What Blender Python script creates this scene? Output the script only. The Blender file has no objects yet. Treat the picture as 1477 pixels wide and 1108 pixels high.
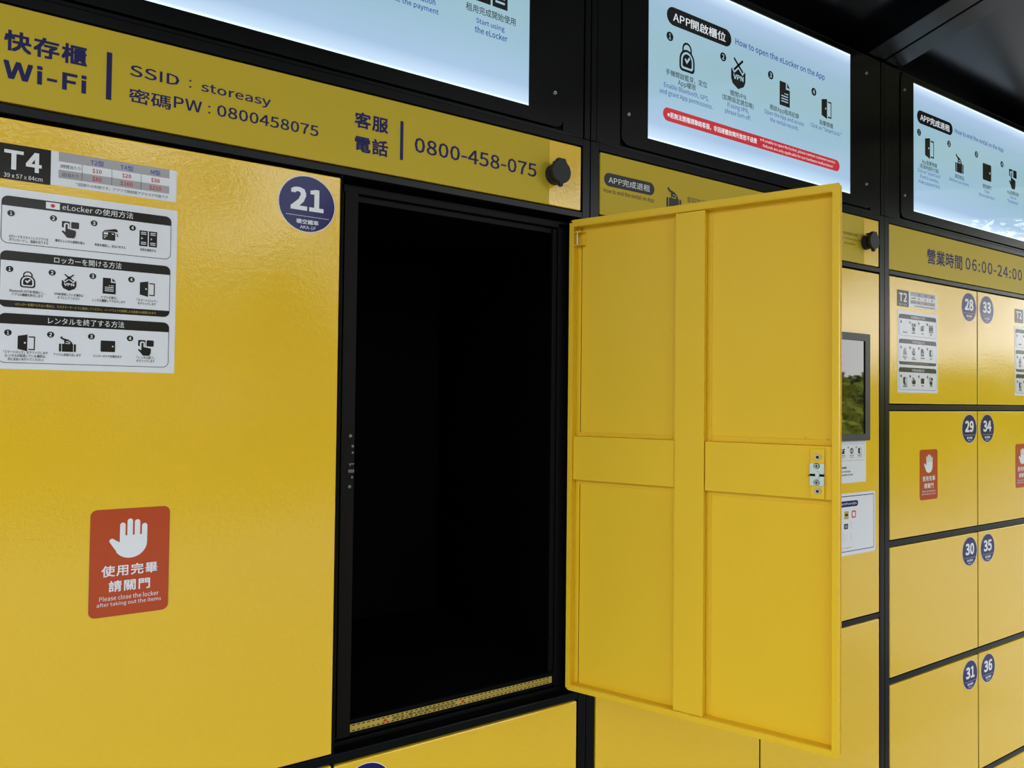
import bpy, bmesh, math, random
from mathutils import Vector, Matrix
from mathutils.geometry import tessellate_polygon
random.seed(7)
C = bpy.context.scene.collection
EYE = 1.45                      # height of the camera above the pavement

# ---------------------------------------------------------------- camera
cam_d = bpy.data.cameras.new('camera')
cam = bpy.data.objects.new('camera', cam_d); C.objects.link(cam)
cam_d.sensor_width = 36.0; cam_d.lens = 1028.3 * 36 / 1477
cam_d.clip_start = .02; cam_d.clip_end = 500
r_ = Vector((0.84631073, -0.53257517, 0.01103839)); u_ = Vector((-0.02099641, -0.01264499, 0.99969958)); f_ = Vector((0.53227559, 0.84628825, 0.02188376))
mw = Matrix((r_, u_, -f_)).transposed().to_4x4(); mw.translation = Vector((0, -1.0, EYE))
cam.matrix_world = mw
bpy.context.scene.camera = cam

# ---------------------------------------------------------------- world, sun, exposure
W = bpy.data.worlds.new('world'); bpy.context.scene.world = W; W.use_nodes = True
wn = W.node_tree; wn.nodes.clear()
wo = wn.nodes.new('ShaderNodeOutputWorld'); bg = wn.nodes.new('ShaderNodeBackground')
tc = wn.nodes.new('ShaderNodeTexCoord'); sx = wn.nodes.new('ShaderNodeSeparateXYZ'); cr = wn.nodes.new('ShaderNodeValToRGB')
wn.links.new(tc.outputs['Generated'], sx.inputs[0]); wn.links.new(sx.outputs['Z'], cr.inputs[0])
cr.color_ramp.elements[0].position = 0.0; cr.color_ramp.elements[0].color = (1.0, .985, .94, 1)
cr.color_ramp.elements[1].position = .8; cr.color_ramp.elements[1].color = (.62, .78, 1.0, 1)
wn.links.new(cr.outputs[0], bg.inputs[0]); bg.inputs[1].default_value = 4.3
wn.links.new(bg.outputs[0], wo.inputs[0])
sun_d = bpy.data.lights.new('sun', 'SUN'); sun_d.energy = 4.5; sun_d.angle = .02; sun_d.color = (1, .95, .86)
sun = bpy.data.objects.new('sun', sun_d); C.objects.link(sun)
sun.location = (0, 6, 12)
sun.rotation_euler = Vector((-.2, -.6, -1.0)).to_track_quat('-Z', 'Y').to_euler()   # from behind the locker row
vs = bpy.context.scene.view_settings
vs.view_transform = 'Standard'; vs.look = 'None'; vs.gamma = 1; vs.exposure = -0.26; vs.use_curve_mapping = False

# ---------------------------------------------------------------- materials
def mat(name, col, rough=.5, metal=0., spec=.5, emit=None, es=1., coat=0.):
    m = bpy.data.materials.new(name); m.use_nodes = True
    b = m.node_tree.nodes['Principled BSDF']
    b.inputs['Base Color'].default_value = (*col, 1); b.inputs['Roughness'].default_value = rough
    b.inputs['Metallic'].default_value = metal; b.inputs['Specular IOR Level'].default_value = spec
    b.inputs['Coat Weight'].default_value = coat; b.inputs['Coat Roughness'].default_value = .03
    if emit: b.inputs['Emission Color'].default_value = (*emit, 1); b.inputs['Emission Strength'].default_value = es
    return m
def bumps(m, layers, rough=None, tint=None):
    """orange peel of sprayed paint / slight waviness of sheet steel"""
    nt = m.node_tree; b = nt.nodes['Principled BSDF']
    t = nt.nodes.new('ShaderNodeNewGeometry'); prev = None
    for scale, dist, det in layers:
        n = nt.nodes.new('ShaderNodeTexNoise'); n.inputs['Scale'].default_value = scale; n.inputs['Detail'].default_value = det
        nt.links.new(t.outputs['Position'], n.inputs['Vector'])
        bu = nt.nodes.new('ShaderNodeBump'); bu.inputs['Distance'].default_value = dist; bu.inputs['Strength'].default_value = 1
        nt.links.new(n.outputs['Fac'], bu.inputs['Height'])
        if prev: nt.links.new(prev.outputs[0], bu.inputs['Normal'])
        prev = bu
    nt.links.new(prev.outputs[0], b.inputs['Normal'])
    if rough:
        n = nt.nodes.new('ShaderNodeTexNoise'); n.inputs['Scale'].default_value = 7; n.inputs['Detail'].default_value = 4
        nt.links.new(t.outputs['Position'], n.inputs['Vector'])
        mr = nt.nodes.new('ShaderNodeMapRange'); mr.inputs['To Min'].default_value = rough[0]; mr.inputs['To Max'].default_value = rough[1]
        nt.links.new(n.outputs['Fac'], mr.inputs['Value']); nt.links.new(mr.outputs[0], b.inputs['Roughness'])
    if tint:
        n = nt.nodes.new('ShaderNodeTexNoise'); n.inputs['Scale'].default_value = tint[2]; n.inputs['Detail'].default_value = 3
        nt.links.new(t.outputs['Position'], n.inputs['Vector'])
        mx = nt.nodes.new('ShaderNodeMix'); mx.data_type = 'RGBA'
        mx.inputs['A'].default_value = (*tint[0], 1); mx.inputs['B'].default_value = (*tint[1], 1)
        nt.links.new(n.outputs['Fac'], mx.inputs['Factor']); nt.links.new(mx.outputs['Result'], b.inputs['Base Color'])
    return m
M = {}
M['yellow'] = bumps(mat('yellow_gloss_paint', (.70, .45, .025), .1, spec=.65), [(380, .00011, 2), (130, .00017, 2), (6, .0010, 1)], (.06, .11), ((.78, .48, .016), (.82, .505, .021), 3))
M['yellow_in'] = bumps(mat('yellow_satin_paint', (.72, .47, .03), .3, spec=.2), [(300, .00008, 2)], (.34, .44), ((.78, .49, .016), (.82, .515, .020), 4))
M['film'] = bumps(mat('matte_yellow_film', (.54, .39, .028), .45, spec=.15), [(500, .00006, 1)])
M['black'] = bumps(mat('black_powder_coat', (.0022, .0022, .0024), .3, spec=.16), [(700, .00006, 2)], (.17, .25))
M['gap'] = mat('black_shadow_gap_rubber', (.003, .003, .003), .8, spec=.1)
M['inside'] = mat('black_compartment_lining', (.0022, .0022, .0024), .75, spec=.08)
M['strip'] = mat('dark_brown_lock_channel', (.005, .0032, .0025), .5, spec=.12)
M['trim'] = mat('matte_black_trim', (.0022, .0022, .0024), .5, spec=.12)
M['canopy'] = mat('black_coated_canopy_sheet', (.002, .002, .0025), .22, spec=.3)
M['rubber'] = mat('black_rubber', (.013, .013, .014), .55, spec=.35)
M['steel'] = mat('zinc_plated_steel', (.50, .55, .52), .38, 1.0)
M['bolt'] = mat('steel_bolt_head', (.42, .42, .4), .35, 1.0)
M['dim'] = mat('dull_lock_metal', (.16, .15, .14), .4, .7)
M['ink'] = mat('black_print', (.02, .017, .015), .13, spec=.2)
M['navy'] = mat('navy_print', (.014, .012, .10), .13, spec=.2)
M['label'] = mat('white_sticker', (.74, .74, .77), .13, spec=.2)
M['white'] = mat('white_print', (.76, .76, .77), .13, spec=.2)
M['grey'] = mat('grey_print', (.38, .36, .37), .13, spec=.2)
M['navy_matte'] = mat('navy_matte_print', (.014, .014, .085), .5, spec=.2)
M['darkgrey'] = mat('charcoal_print', (.030, .030, .032), .4, spec=.2)
M['red'] = mat('red_print', (.55, .03, .03), .13, spec=.2)
M['orange'] = mat('orange_red_sticker', (.46, .070, .022), .13, spec=.2)
M['blue_txt'] = mat('blue_print', (.05, .06, .36), .13, spec=.2)
M['tape'] = mat('yellow_caution_tape', (.46, .33, .05), .4, spec=.3)
M['yprint'] = mat('yellow_print', (.45, .33, .04), .4)
M['bezel'] = mat('grey_display_bezel', (.03, .03, .033), .35, spec=.3)
M['glass'] = mat('black_display_glass', (.006, .007, .008), .02, spec=.8)
M['s_ink'] = mat('sign_black_film', (.012, .012, .013), .2)
M['s_blue'] = mat('sign_blue_film', (.02, .03, .2), .2, emit=(.035, .055, .32), es=.8)
M['s_red'] = mat('sign_red_film', (.2, .01, .01), .2, emit=(.55, .028, .045), es=.85)
M['s_white'] = mat('sign_white_film', (.5, .5, .5), .2, emit=(.62, .68, .74), es=1.)
def screen_mat():
    m = mat('backlit_sign_face', (.05, .06, .06), .02, spec=.5)
    nt = m.node_tree; b = nt.nodes['Principled BSDF']
    t = nt.nodes.new('ShaderNodeTexCoord'); s = nt.nodes.new('ShaderNodeSeparateXYZ'); nt.links.new(t.outputs['Generated'], s.inputs[0])
    r = nt.nodes.new('ShaderNodeValToRGB'); nt.links.new(s.outputs['Z'], r.inputs[0])   # edge-lit: LED rows at top and bottom
    cols = [(0, (1.15, 1.35, 1.6)), (.018, (.62, .80, 1.02)), (.10, (0.387, 0.558, 0.774)), (.30, (0.324, 0.522, 0.648)), (.55, (0.31, 0.5, 0.576)), (.78, (0.324, 0.504, 0.648)), (.92, (0.414, 0.567, 0.792)), (.985, (.66, .84, 1.02)), (1, (1.15, 1.35, 1.5))]
    el = r.color_ramp.elements
    for i, (p, c) in enumerate(cols):
        e = el[i] if i < 2 else el.new(p)
        e.position = p; e.color = (*c, 1)
    for i, (p, c) in enumerate(cols): el[i].position = p; el[i].color = (*c, 1)
    nt.links.new(r.outputs[0], b.inputs['Emission Color']); b.inputs['Emission Strength'].default_value = 1.14
    return m
M['screen'] = screen_mat()
M['s_knock'] = mat('sign_face_seen_through_print', (.05, .06, .06), .1, emit=(.33, .53, .63), es=1.1)

# ---------------------------------------------------------------- mesh helpers
class MB:
    def __init__(s): s.v = []; s.f = []; s.m = []; s.mats = []
    def mi(s, k):
        if k not in s.mats: s.mats.append(k)
        return s.mats.index(k)
    def box(s, x0, x1, y0, y1, z0, z1, k):
        b = len(s.v); i = s.mi(k)
        s.v += [(x, y, z) for z in (z0, z1) for x, y in ((x0, y0), (x1, y0), (x1, y1), (x0, y1))]
        for f in ((0, 3, 2, 1), (4, 5, 6, 7), (0, 1, 5, 4), (1, 2, 6, 5), (2, 3, 7, 6), (3, 0, 4, 7)):
            s.f.append(tuple(b + q for q in f)); s.m.append(i)
        return s
    def flat(s, loops, y, k):
        """polygon (first loop outer, rest holes) in the x-z plane at depth y, facing -y"""
        b = len(s.v); i = s.mi(k)
        pts = [p for l in loops for p in l]
        s.v += [(p[0], y, p[1]) for p in pts]
        for t in tessellate_polygon([[Vector((p[0], p[1], 0)) for p in l] for l in loops]):
            a, c, d = (pts[q] for q in t)
            if (c[0]-a[0])*(d[1]-a[1]) - (c[1]-a[1])*(d[0]-a[0]) < 0: t = (t[0], t[2], t[1])
            s.f.append(tuple(b + q for q in t)); s.m.append(i)
        return s
    def prism(s, loops, y0, y1, k):
        s.flat(loops, y0, k); n = len(s.f)
        b = len(s.v); i = s.mi(k)
        pts = [p for l in loops for p in l]
        s.v += [(p[0], y1, p[1]) for p in pts]
        for t in tessellate_polygon([[Vector((p[0], p[1], 0)) for p in l] for l in loops]):
            a, c, d = (pts[q] for q in t)
            if (c[0]-a[0])*(d[1]-a[1]) - (c[1]-a[1])*(d[0]-a[0]) > 0: t = (t[0], t[2], t[1])
            s.f.append(tuple(b + q for q in t)); s.m.append(i)
        for li, l in enumerate(loops):
            ar = sum(l[j][0]*l[(j+1) % len(l)][1] - l[(j+1) % len(l)][0]*l[j][1] for j in range(len(l)))
            ccw = (ar > 0) == (li == 0)
            b = len(s.v)
            s.v += [(p[0], y0, p[1]) for p in l] + [(p[0], y1, p[1]) for p in l]
            n = len(l)
            for j in range(n):
                k2 = (j+1) % n
                q = (b+j, b+n+j, b+n+k2, b+k2)
                s.f.append(q if ccw else q[::-1]); s.m.append(i)
        return s
    def cyl(s, cx, cz, r0, y0, r1, y1, k, n=24, rx=1.0):
        """disc/cone along y; y0 the front end"""
        b = len(s.v); i = s.mi(k)
        for r, y in ((r0, y0), (r1, y1)):
            s.v += [(cx + r*rx*math.cos(2*math.pi*j/n), y, cz + r*math.sin(2*math.pi*j/n)) for j in range(n)]
        for j in range(n):
            q = (j+1) % n; s.f.append((b+j, b+n+j, b+n+q, b+q)); s.m.append(i)
        s.f.append(tuple(b+j for j in range(n))); s.m.append(i)
        s.f.append(tuple(b+n+j for j in range(n))[::-1]); s.m.append(i)
        return s
_tx = {}
def _src(f):
    c = bpy.data.curves.new('text_source', 'FONT'); c.dimensions = '2D'; c.fill_mode = 'BOTH'; c.resolution_u = 2
    if f: c.font = f; c.size = 2.856
    o = bpy.data.objects.new('text_source', c); C.objects.link(o); return o
try: FONT = bpy.data.fonts.load(bpy.utils.resource_path('LOCAL') + '/datafiles/fonts/Noto Sans CJK Regular.woff2')   # bundled with Blender
except Exception: FONT = None
TXT = [_src(None), _src(FONT)]      # removed again at the end
def _run(body, latin, sp):
    o = TXT[1 if latin else 0]; o.data.body = body; o.data.space_character = sp; bpy.context.view_layer.update()
    m = bpy.data.meshes.new_from_object(o.evaluated_get(bpy.context.evaluated_depsgraph_get()))
    v = [(p.co.x, p.co.y) for p in m.vertices]; f = [tuple(p.vertices) for p in m.polygons]
    bpy.data.meshes.remove(m); return v, f
def glyphs(body, bold=0., sp=1.):
    key = (body, bold, sp)
    if key not in _tx:
        runs = []                                    # Latin and CJK runs come from different faces
        for ch in body:
            la = ord(ch) < 0x2E80 and ch != '※' or (ch == ' ' and runs and runs[-1][1])
            if ch == ' ' and runs: la = runs[-1][1]
            if runs and runs[-1][1] == la: runs[-1][0] += ch
            else: runs.append([ch, la])
        v = []; f = []; cur = None
        for tx, la in runs:
            rv, rf = _run(tx, la, sp)
            if not rv: continue
            off = 0 if cur is None else cur+.07*sp - min(p[0] for p in rv)
            b = len(v); v += [(p[0]+off, p[1]) for p in rv]; f += [tuple(q+b for q in t) for t in rf]
            cur = max(p[0] for p in v) + (.25 if tx.endswith(' ') else 0)
        if bold:                                     # heavier weight: overlaid strokes
            n = len(v); v0, f0 = list(v), list(f)
            for j, (dx, dy) in enumerate(((1, 1), (1, -1), (-1, 1), (-1, -1))):
                v += [(p[0]+dx*bold, p[1]+dy*bold) for p in v0]; f += [tuple(q+n*(j+1) for q in t) for t in f0]
        x0 = min(p[0] for p in v); x1 = max(p[0] for p in v); y0 = min(p[1] for p in v); y1 = max(p[1] for p in v)
        _tx[key] = (v, f, x0, x1, y0, y1)
    return _tx[key]
class Decal(MB):
    """flat print: layers 0.12 mm apart, in wall coordinates"""
    def __init__(s, y=0.0): super().__init__(); s.y = y
    def yy(s, L): return s.y - .0003 - .00012*L
    def shape(s, loops, k, L): return s.flat(loops, s.yy(L), k)
    def rect(s, x0, x1, z0, z1, k, L, r=0): return s.shape([rr(x0, x1, z0, z1, r)], k, L)
    def _put(s, g, fx, fz, k, L):
        v, f = g[0], g[1]; b = len(s.v); i = s.mi(k); y = s.yy(L)
        n5 = max(1, len(v)//5)
        s.v += [(fx(p[0]), y-.000012*(j//n5 if len(v) % 5 == 0 else 0), fz(p[1])) for j, p in enumerate(v)]
        for t in f:
            a, c, d = (v[q] for q in t[:3])
            if (c[0]-a[0])*(d[1]-a[1]) - (c[1]-a[1])*(d[0]-a[0]) < 0: t = t[::-1]
            s.f.append(tuple(b+q for q in t)); s.m.append(i)
    def fit(s, body, x0, x1, z0, z1, k, L, bold=0., sp=1.):
        g = glyphs(body, bold, sp); ax, az = (x1-x0)/(g[3]-g[2]), (z1-z0)/(g[5]-g[4])
        s._put(g, lambda x: x0+(x-g[2])*ax, lambda z: z0+(z-g[4])*az, k, L)
    def text(s, body, x, z, size, k, L, al='c', xs=1., bold=0., sp=1.):
        g = glyphs(body, bold, sp); w = (g[3]-g[2])*size*xs
        ox = x - (w/2 if al == 'c' else w if al == 'r' else 0)
        s._put(g, lambda q: ox+(q-g[2])*size*xs, lambda q: z+q*size, k, L)
    def wide(s, body, cx, z, w, size, k, L, bold=0.):
        g = glyphs(body, bold); s.text(body, cx, z, size, k, L, 'c', w/((g[3]-g[2])*size), bold)
def rr(x0, x1, z0, z1, r, n=6):
    if r <= 0: return [(x0, z0), (x1, z0), (x1, z1), (x0, z1)]
    p = []
    for cx, cz, a in ((x1-r, z0+r, -90), (x1-r, z1-r, 0), (x0+r, z1-r, 90), (x0+r, z0+r, 180)):
        p += [(cx+r*math.cos(math.radians(a+90*j/n)), cz+r*math.sin(math.radians(a+90*j/n))) for j in range(n+1)]
    return p
def rtop(x0, x1, z0, z1, r, top=True, n=6):
    """rectangle with only the top (or bottom) corners rounded"""
    if top: cs = ((x1-r, z1-r, 0), (x0+r, z1-r, 90)); p = [(x0, z0), (x1, z0)]
    else: cs = ((x0+r, z0+r, 180), (x1-r, z0+r, 270)); p = [(x1, z1), (x0, z1)]
    for cx, cz, a in cs:
        p += [(cx+r*math.cos(math.radians(a+90*j/n)), cz+r*math.sin(math.radians(a+90*j/n))) for j in range(n+1)]
    return p
def circ(cx, cz, r, n=32): return [(cx+r*math.cos(2*math.pi*j/n), cz+r*math.sin(2*math.pi*j/n)) for j in range(n)]
def bar(x0, z0, x1, z1, w):
    d = math.hypot(x1-x0, z1-z0); nx, nz = -(z1-z0)/d*w/2, (x1-x0)/d*w/2
    return [(x0+nx, z0+nz), (x0-nx, z0-nz), (x1-nx, z1-nz), (x1+nx, z1+nz)]

ORG = {}
def mk(name, mb, parent=None, origin=None, label=None, cat=None, group=None, kind=None, bevel=0, smooth=False, z_off=EYE, local=False):
    """link one mesh object; geometry given in wall coordinates (x along the lockers, z from eye level)"""
    vs_ = mb.v if local else [(x, y, z+z_off) for x, y, z in mb.v]
    if origin is None:
        origin = tuple((min(p[i] for p in vs_)+max(p[i] for p in vs_))/2 for i in range(3)) if not local else (0, 0, 0)
    me = bpy.data.meshes.new(name)
    me.from_pydata([(p[0]-(0 if local else origin[0]), p[1]-(0 if local else origin[1]), p[2]-(0 if local else origin[2])) for p in vs_], [], mb.f)
    for k in mb.mats: me.materials.append(M[k])
    me.polygons.foreach_set('material_index', mb.m)
    if smooth: me.polygons.foreach_set('use_smooth', [True]*len(me.polygons))
    me.update()
    o = bpy.data.objects.new(name, me); C.objects.link(o)
    if not local: ORG[o.name] = Vector(origin)
    if parent is not None:
        o.parent = parent; o.location = Vector(origin) if local else Vector(origin) - ORG[parent.name]
    else: o.location = origin
    if label: o['label'] = label
    if cat: o['category'] = cat
    if group: o['group'] = group
    if kind: o['kind'] = kind
    if bevel:
        w = o.modifiers.new('w', 'WELD'); w.merge_threshold = .00001
        b = o.modifiers.new('bevel', 'BEVEL'); b.width = bevel; b.segments = 2; b.limit_method = 'ANGLE'; b.angle_limit = .9
    return o
def thing(name, loc, label, cat, group=None):
    o = bpy.data.objects.new(name, None); C.objects.link(o); o.location = loc; o.empty_display_size = .1
    o['label'] = label; o['category'] = cat
    if group: o['group'] = group
    ORG[o.name] = Vector(loc); return o

# ---------------------------------------------------------------- icons (unit square, ink key a, knock-out key b)
def icon(D, kind, cx, cz, s, a, b, L, xs=1.):
    T = lambda l: [(cx+p[0]*s*xs, cz+p[1]*s) for p in l]
    def P(k, *loops, dl=0): D.shape([T(l) for l in loops], k, L+dl)
    arc = lambda x, z, r, a0, a1, n=14: [(x+r*math.cos(math.radians(a0+(a1-a0)*j/n)), z+r*math.sin(math.radians(a0+(a1-a0)*j/n))) for j in range(n+1)]
    if kind == 'lock':
        P(a, [(.24, .1)]+arc(0, .24, .24, 0, 180)+[(-.24, .1), (-.17, .1)]+arc(0, .24, .17, 180, 0)+[(.17, .1)])
        dome = lambda w, t, bt, r: [(-w, bt+r*.6)]+arc(-w+r, bt+r, r, 180, 270, 5)+arc(w-r, bt+r, r, 270, 360, 5)+arc(0, t-w, w, 0, 180)
        P(a, dome(.38, .24, -.5, .14), dl=1); P(b, dome(.30, .16, -.42, .1), dl=2); P(a, dome(.23, .09, -.35, .06), dl=3)
        P(b, [(-.13, -.1), (-.02, -.24), (.15, -.04), (.1, .02), (-.02, -.13), (-.08, -.05)], dl=4)
    elif kind == 'vpn':
        P(a, [(0, -.5), (.3, -.36), (.38, -.2), (.38, .12), (.3, .16), (.12, .24), (0, .26), (-.12, .24), (-.3, .16), (-.38, .12), (-.38, -.2), (-.3, -.36)])
        for q in (bar(-.26, .5, .28, .06, .17), bar(.26, .5, -.28, .06, .17)): P(b, q, dl=1)
        for q in (bar(-.24, .5, .24, .1, .08), bar(.24, .5, -.24, .1, .08)): P(a, q, dl=2)
        D.fit('VPN', cx-.27*s*xs, cx+.27*s*xs, cz-.20*s, cz-.03*s, b, L+3, .03)
    elif kind == 'doc':
        P(a, [(-.36, .5), (.08, .5), (.08, .22), (.36, .22), (.36, -.5), (-.36, -.5)])
        P(a, [(.16, .5), (.36, .3), (.16, .3)], dl=1)
        for j in range(4): P(b, [(-.24+(.32 if j == 0 else 0), -.0-.11*j), (.24, -.0-.11*j), (.24, .045-.11*j), (-.24+(.32 if j == 0 else 0), .045-.11*j)], dl=1)
        P(b, circ(-.0, .02, .03, 8), dl=1)
    elif kind == 'opendoor':
        P(a, [(-.42, .4), (.06, .5), (.06, -.5), (-.42, -.38)]); P(b, circ(-.06, 0, .05, 10), dl=1)
        P(a, [(.12, .4), (.44, .4), (.44, -.42), (.12, -.42), (.12, -.35), (.38, -.35), (.38, .33), (.12, .33)])
    elif kind == 'shut':
        P(a, rr(-.45, .45, -.4, .4, .06)); P(b, circ(.3, 0, .055, 10), dl=1)
    elif kind == 'case':
        P(a, rr(-.5, -.37, -.5, .05, .05)); P(a, rr(.37, .5, -.5, .05, .05)); P(a, [(-.33, -.5), (.33, -.5), (.33, .05), (-.33, .05)])
        P(a, [(-.2, .05), (-.18, .16), (.2, .16), (.22, .05), (.16, .05), (.14, .1), (-.12, .1), (-.14, .05)], dl=1)
        P(a, [(-.46, .48), (-.34, .56), (-.28, .44), (.05, .34), (.22, .2), (.3, .04), (.2, .0), (.12, .1), (-.02, .14), (-.12, .18), (-.16, .12), (-.22, .16), (-.2, .28), (-.36, .36)], dl=2)
        P(b, [(-.1, .2), (.06, .17), (.14, .1), (.16, .13), (.08, .21), (-.08, .24)], dl=3)
    elif kind == 'tap':
        P(a, rr(-.45, -.03, .1, .5, .06)); P(a, rr(.03, .45, .1, .5, .06))
        P(b, rr(-.34, -.06, .0, .4, .1), dl=1)
        P(a, [(-.26, .3), (-.2, .34), (-.14, .3), (-.14, .06), (.26, -.02), (.3, -.08), (.28, -.34), (.2, -.5), (-.16, -.5), (-.3, -.32), (-.46, -.14), (-.4, -.08), (-.26, -.16)], dl=2)
    elif kind == 'cards':
        P(a, rr(-.5, .3, -.42, .18, .07)); P(a, [(-.42, .26), (.3, .44), (.42, .38), (.46, .22), (-.4, .2)])
        P(a, [(.36, .1), (.44, -.12), (.5, -.1), (.42, .12)])
        P(b, [(-.42, -.02), (-.16, -.02), (-.16, .12), (-.42, .12)], dl=1); P(b, [(.08, .02), (.22, .02), (.22, .08), (.08, .08)], dl=1)
        P(b, [(-.42, -.16), (-.2, -.16), (-.2, -.11), (-.42, -.11)], dl=1); P(b, [(-.42, -.28), (-.3, -.28), (-.3, -.23), (-.42, -.23)], dl=1)
    elif kind == 'lockers':
        for o in (-.27, .27):
            P(a, [(o-.24, -.5), (o+.24, -.5), (o+.24, .5), (o-.24, .5)])
            for z in (.36, .25, -.28, -.39): P(b, [(o-.15, z), (o+.15, z), (o+.15, z+.05), (o-.15, z+.05)], dl=1)
            P(b, [(o-.12, -.08), (o-.04, 0), (o-.12, .08)], dl=1)
def numdot(D, n, cx, cz, r, a, b, L, xs=1.):
    D.shape([[(cx+(p[0]-cx)*xs, p[1]) for p in circ(cx, cz, r, 20)]], a, L)
    D.fit(n, cx-r*.38*xs*(.7 if n == '1' else 1), cx+r*.38*xs*(.7 if n == '1' else 1), cz-r*.6, cz+r*.6, b, L+1, .02)

# ---------------------------------------------------------------- stickers
def number_sticker(door, n, cx, cz):
    D = Decal(); D.shape([circ(cx, cz, .0402, 40)], 'white', 0); D.shape([circ(cx, cz, .0391, 40)], 'navy', 1)
    w = .0233
    if n: D.fit(n, cx-w, cx+w, cz-.0095, cz+.0225, 'white', 2, .035)
    D.rect(cx-.029, cx+.0315, cz-.0177, cz-.0172, 'white', 2)
    D.fit('曠空鐵車', cx-.0145, cx+.0165, cz-.0285, cz-.0218, 'white', 2, .015)
    D.fit('AKA-1F', cx-.0095, cx+.0125, cz-.0352, cz-.0308, 'white', 2)
    return mk('number_sticker', D, door)
def size_label(door, x, size, dims, jp=True):
    D = Decal(); X = lambda v: x+v+.0715
    D.rect(X(-.0715), X(.1172), .2478, .2885, 'label', 0)
    D.rect(X(-.0715), X(-.0182), .2472, .2885, 'ink', 1)
    D.fit(size[0], X(-.0632), X(-.0449), .2592, .2815, 'white', 2, .03); D.fit(size[1], X(-.0425), X(-.0272), .2592, .2823, 'white', 2, .03)
    D.fit(dims, X(-.0632), X(-.026), .2495, .2545, 'white', 2)
    D.rect(X(-.0105), X(.1088), .2772, .2885, 'grey', 1); D.rect(X(-.0103), X(.1088), .2575, .2672, 'grey', 1)
    for q in (.0134, .0448, .0768): D.rect(X(q-.0002), X(q+.0002), .2575, .2772, 'ink', 2)
    for q, a, b, c in ((.0291, 'T2型', '$10', '$80'), (.0608, 'T4型', '$20', '$160'), (.0928, 'M型', '$30', '$210')):
        D.text(a, X(q), .2795, .0068, 'blue_txt', 2, bold=.01); D.text(b, X(q), .2697, .0062, 'red', 2, bold=.02); D.text(c, X(q), .2600, .0062, 'red', 2, bold=.02)
    D.wide('1時間当たり' if jp else '1小時計費', X(.0014), .2700, .0205, .0048, 'ink', 2); D.wide('1日当たり' if jp else '1日計費', X(.0014), .2602, .0165, .0048, 'ink', 2)
    D.wide('*1回限りの利用です。アプリで無制限アクセスが可能です' if jp else '*單次租用計費,使用期間可透過手機無限次開啟櫃門存取', X(.0575), .2511, .1005, .0044, 'ink', 2)
    return mk('size_label', D, door)
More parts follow.
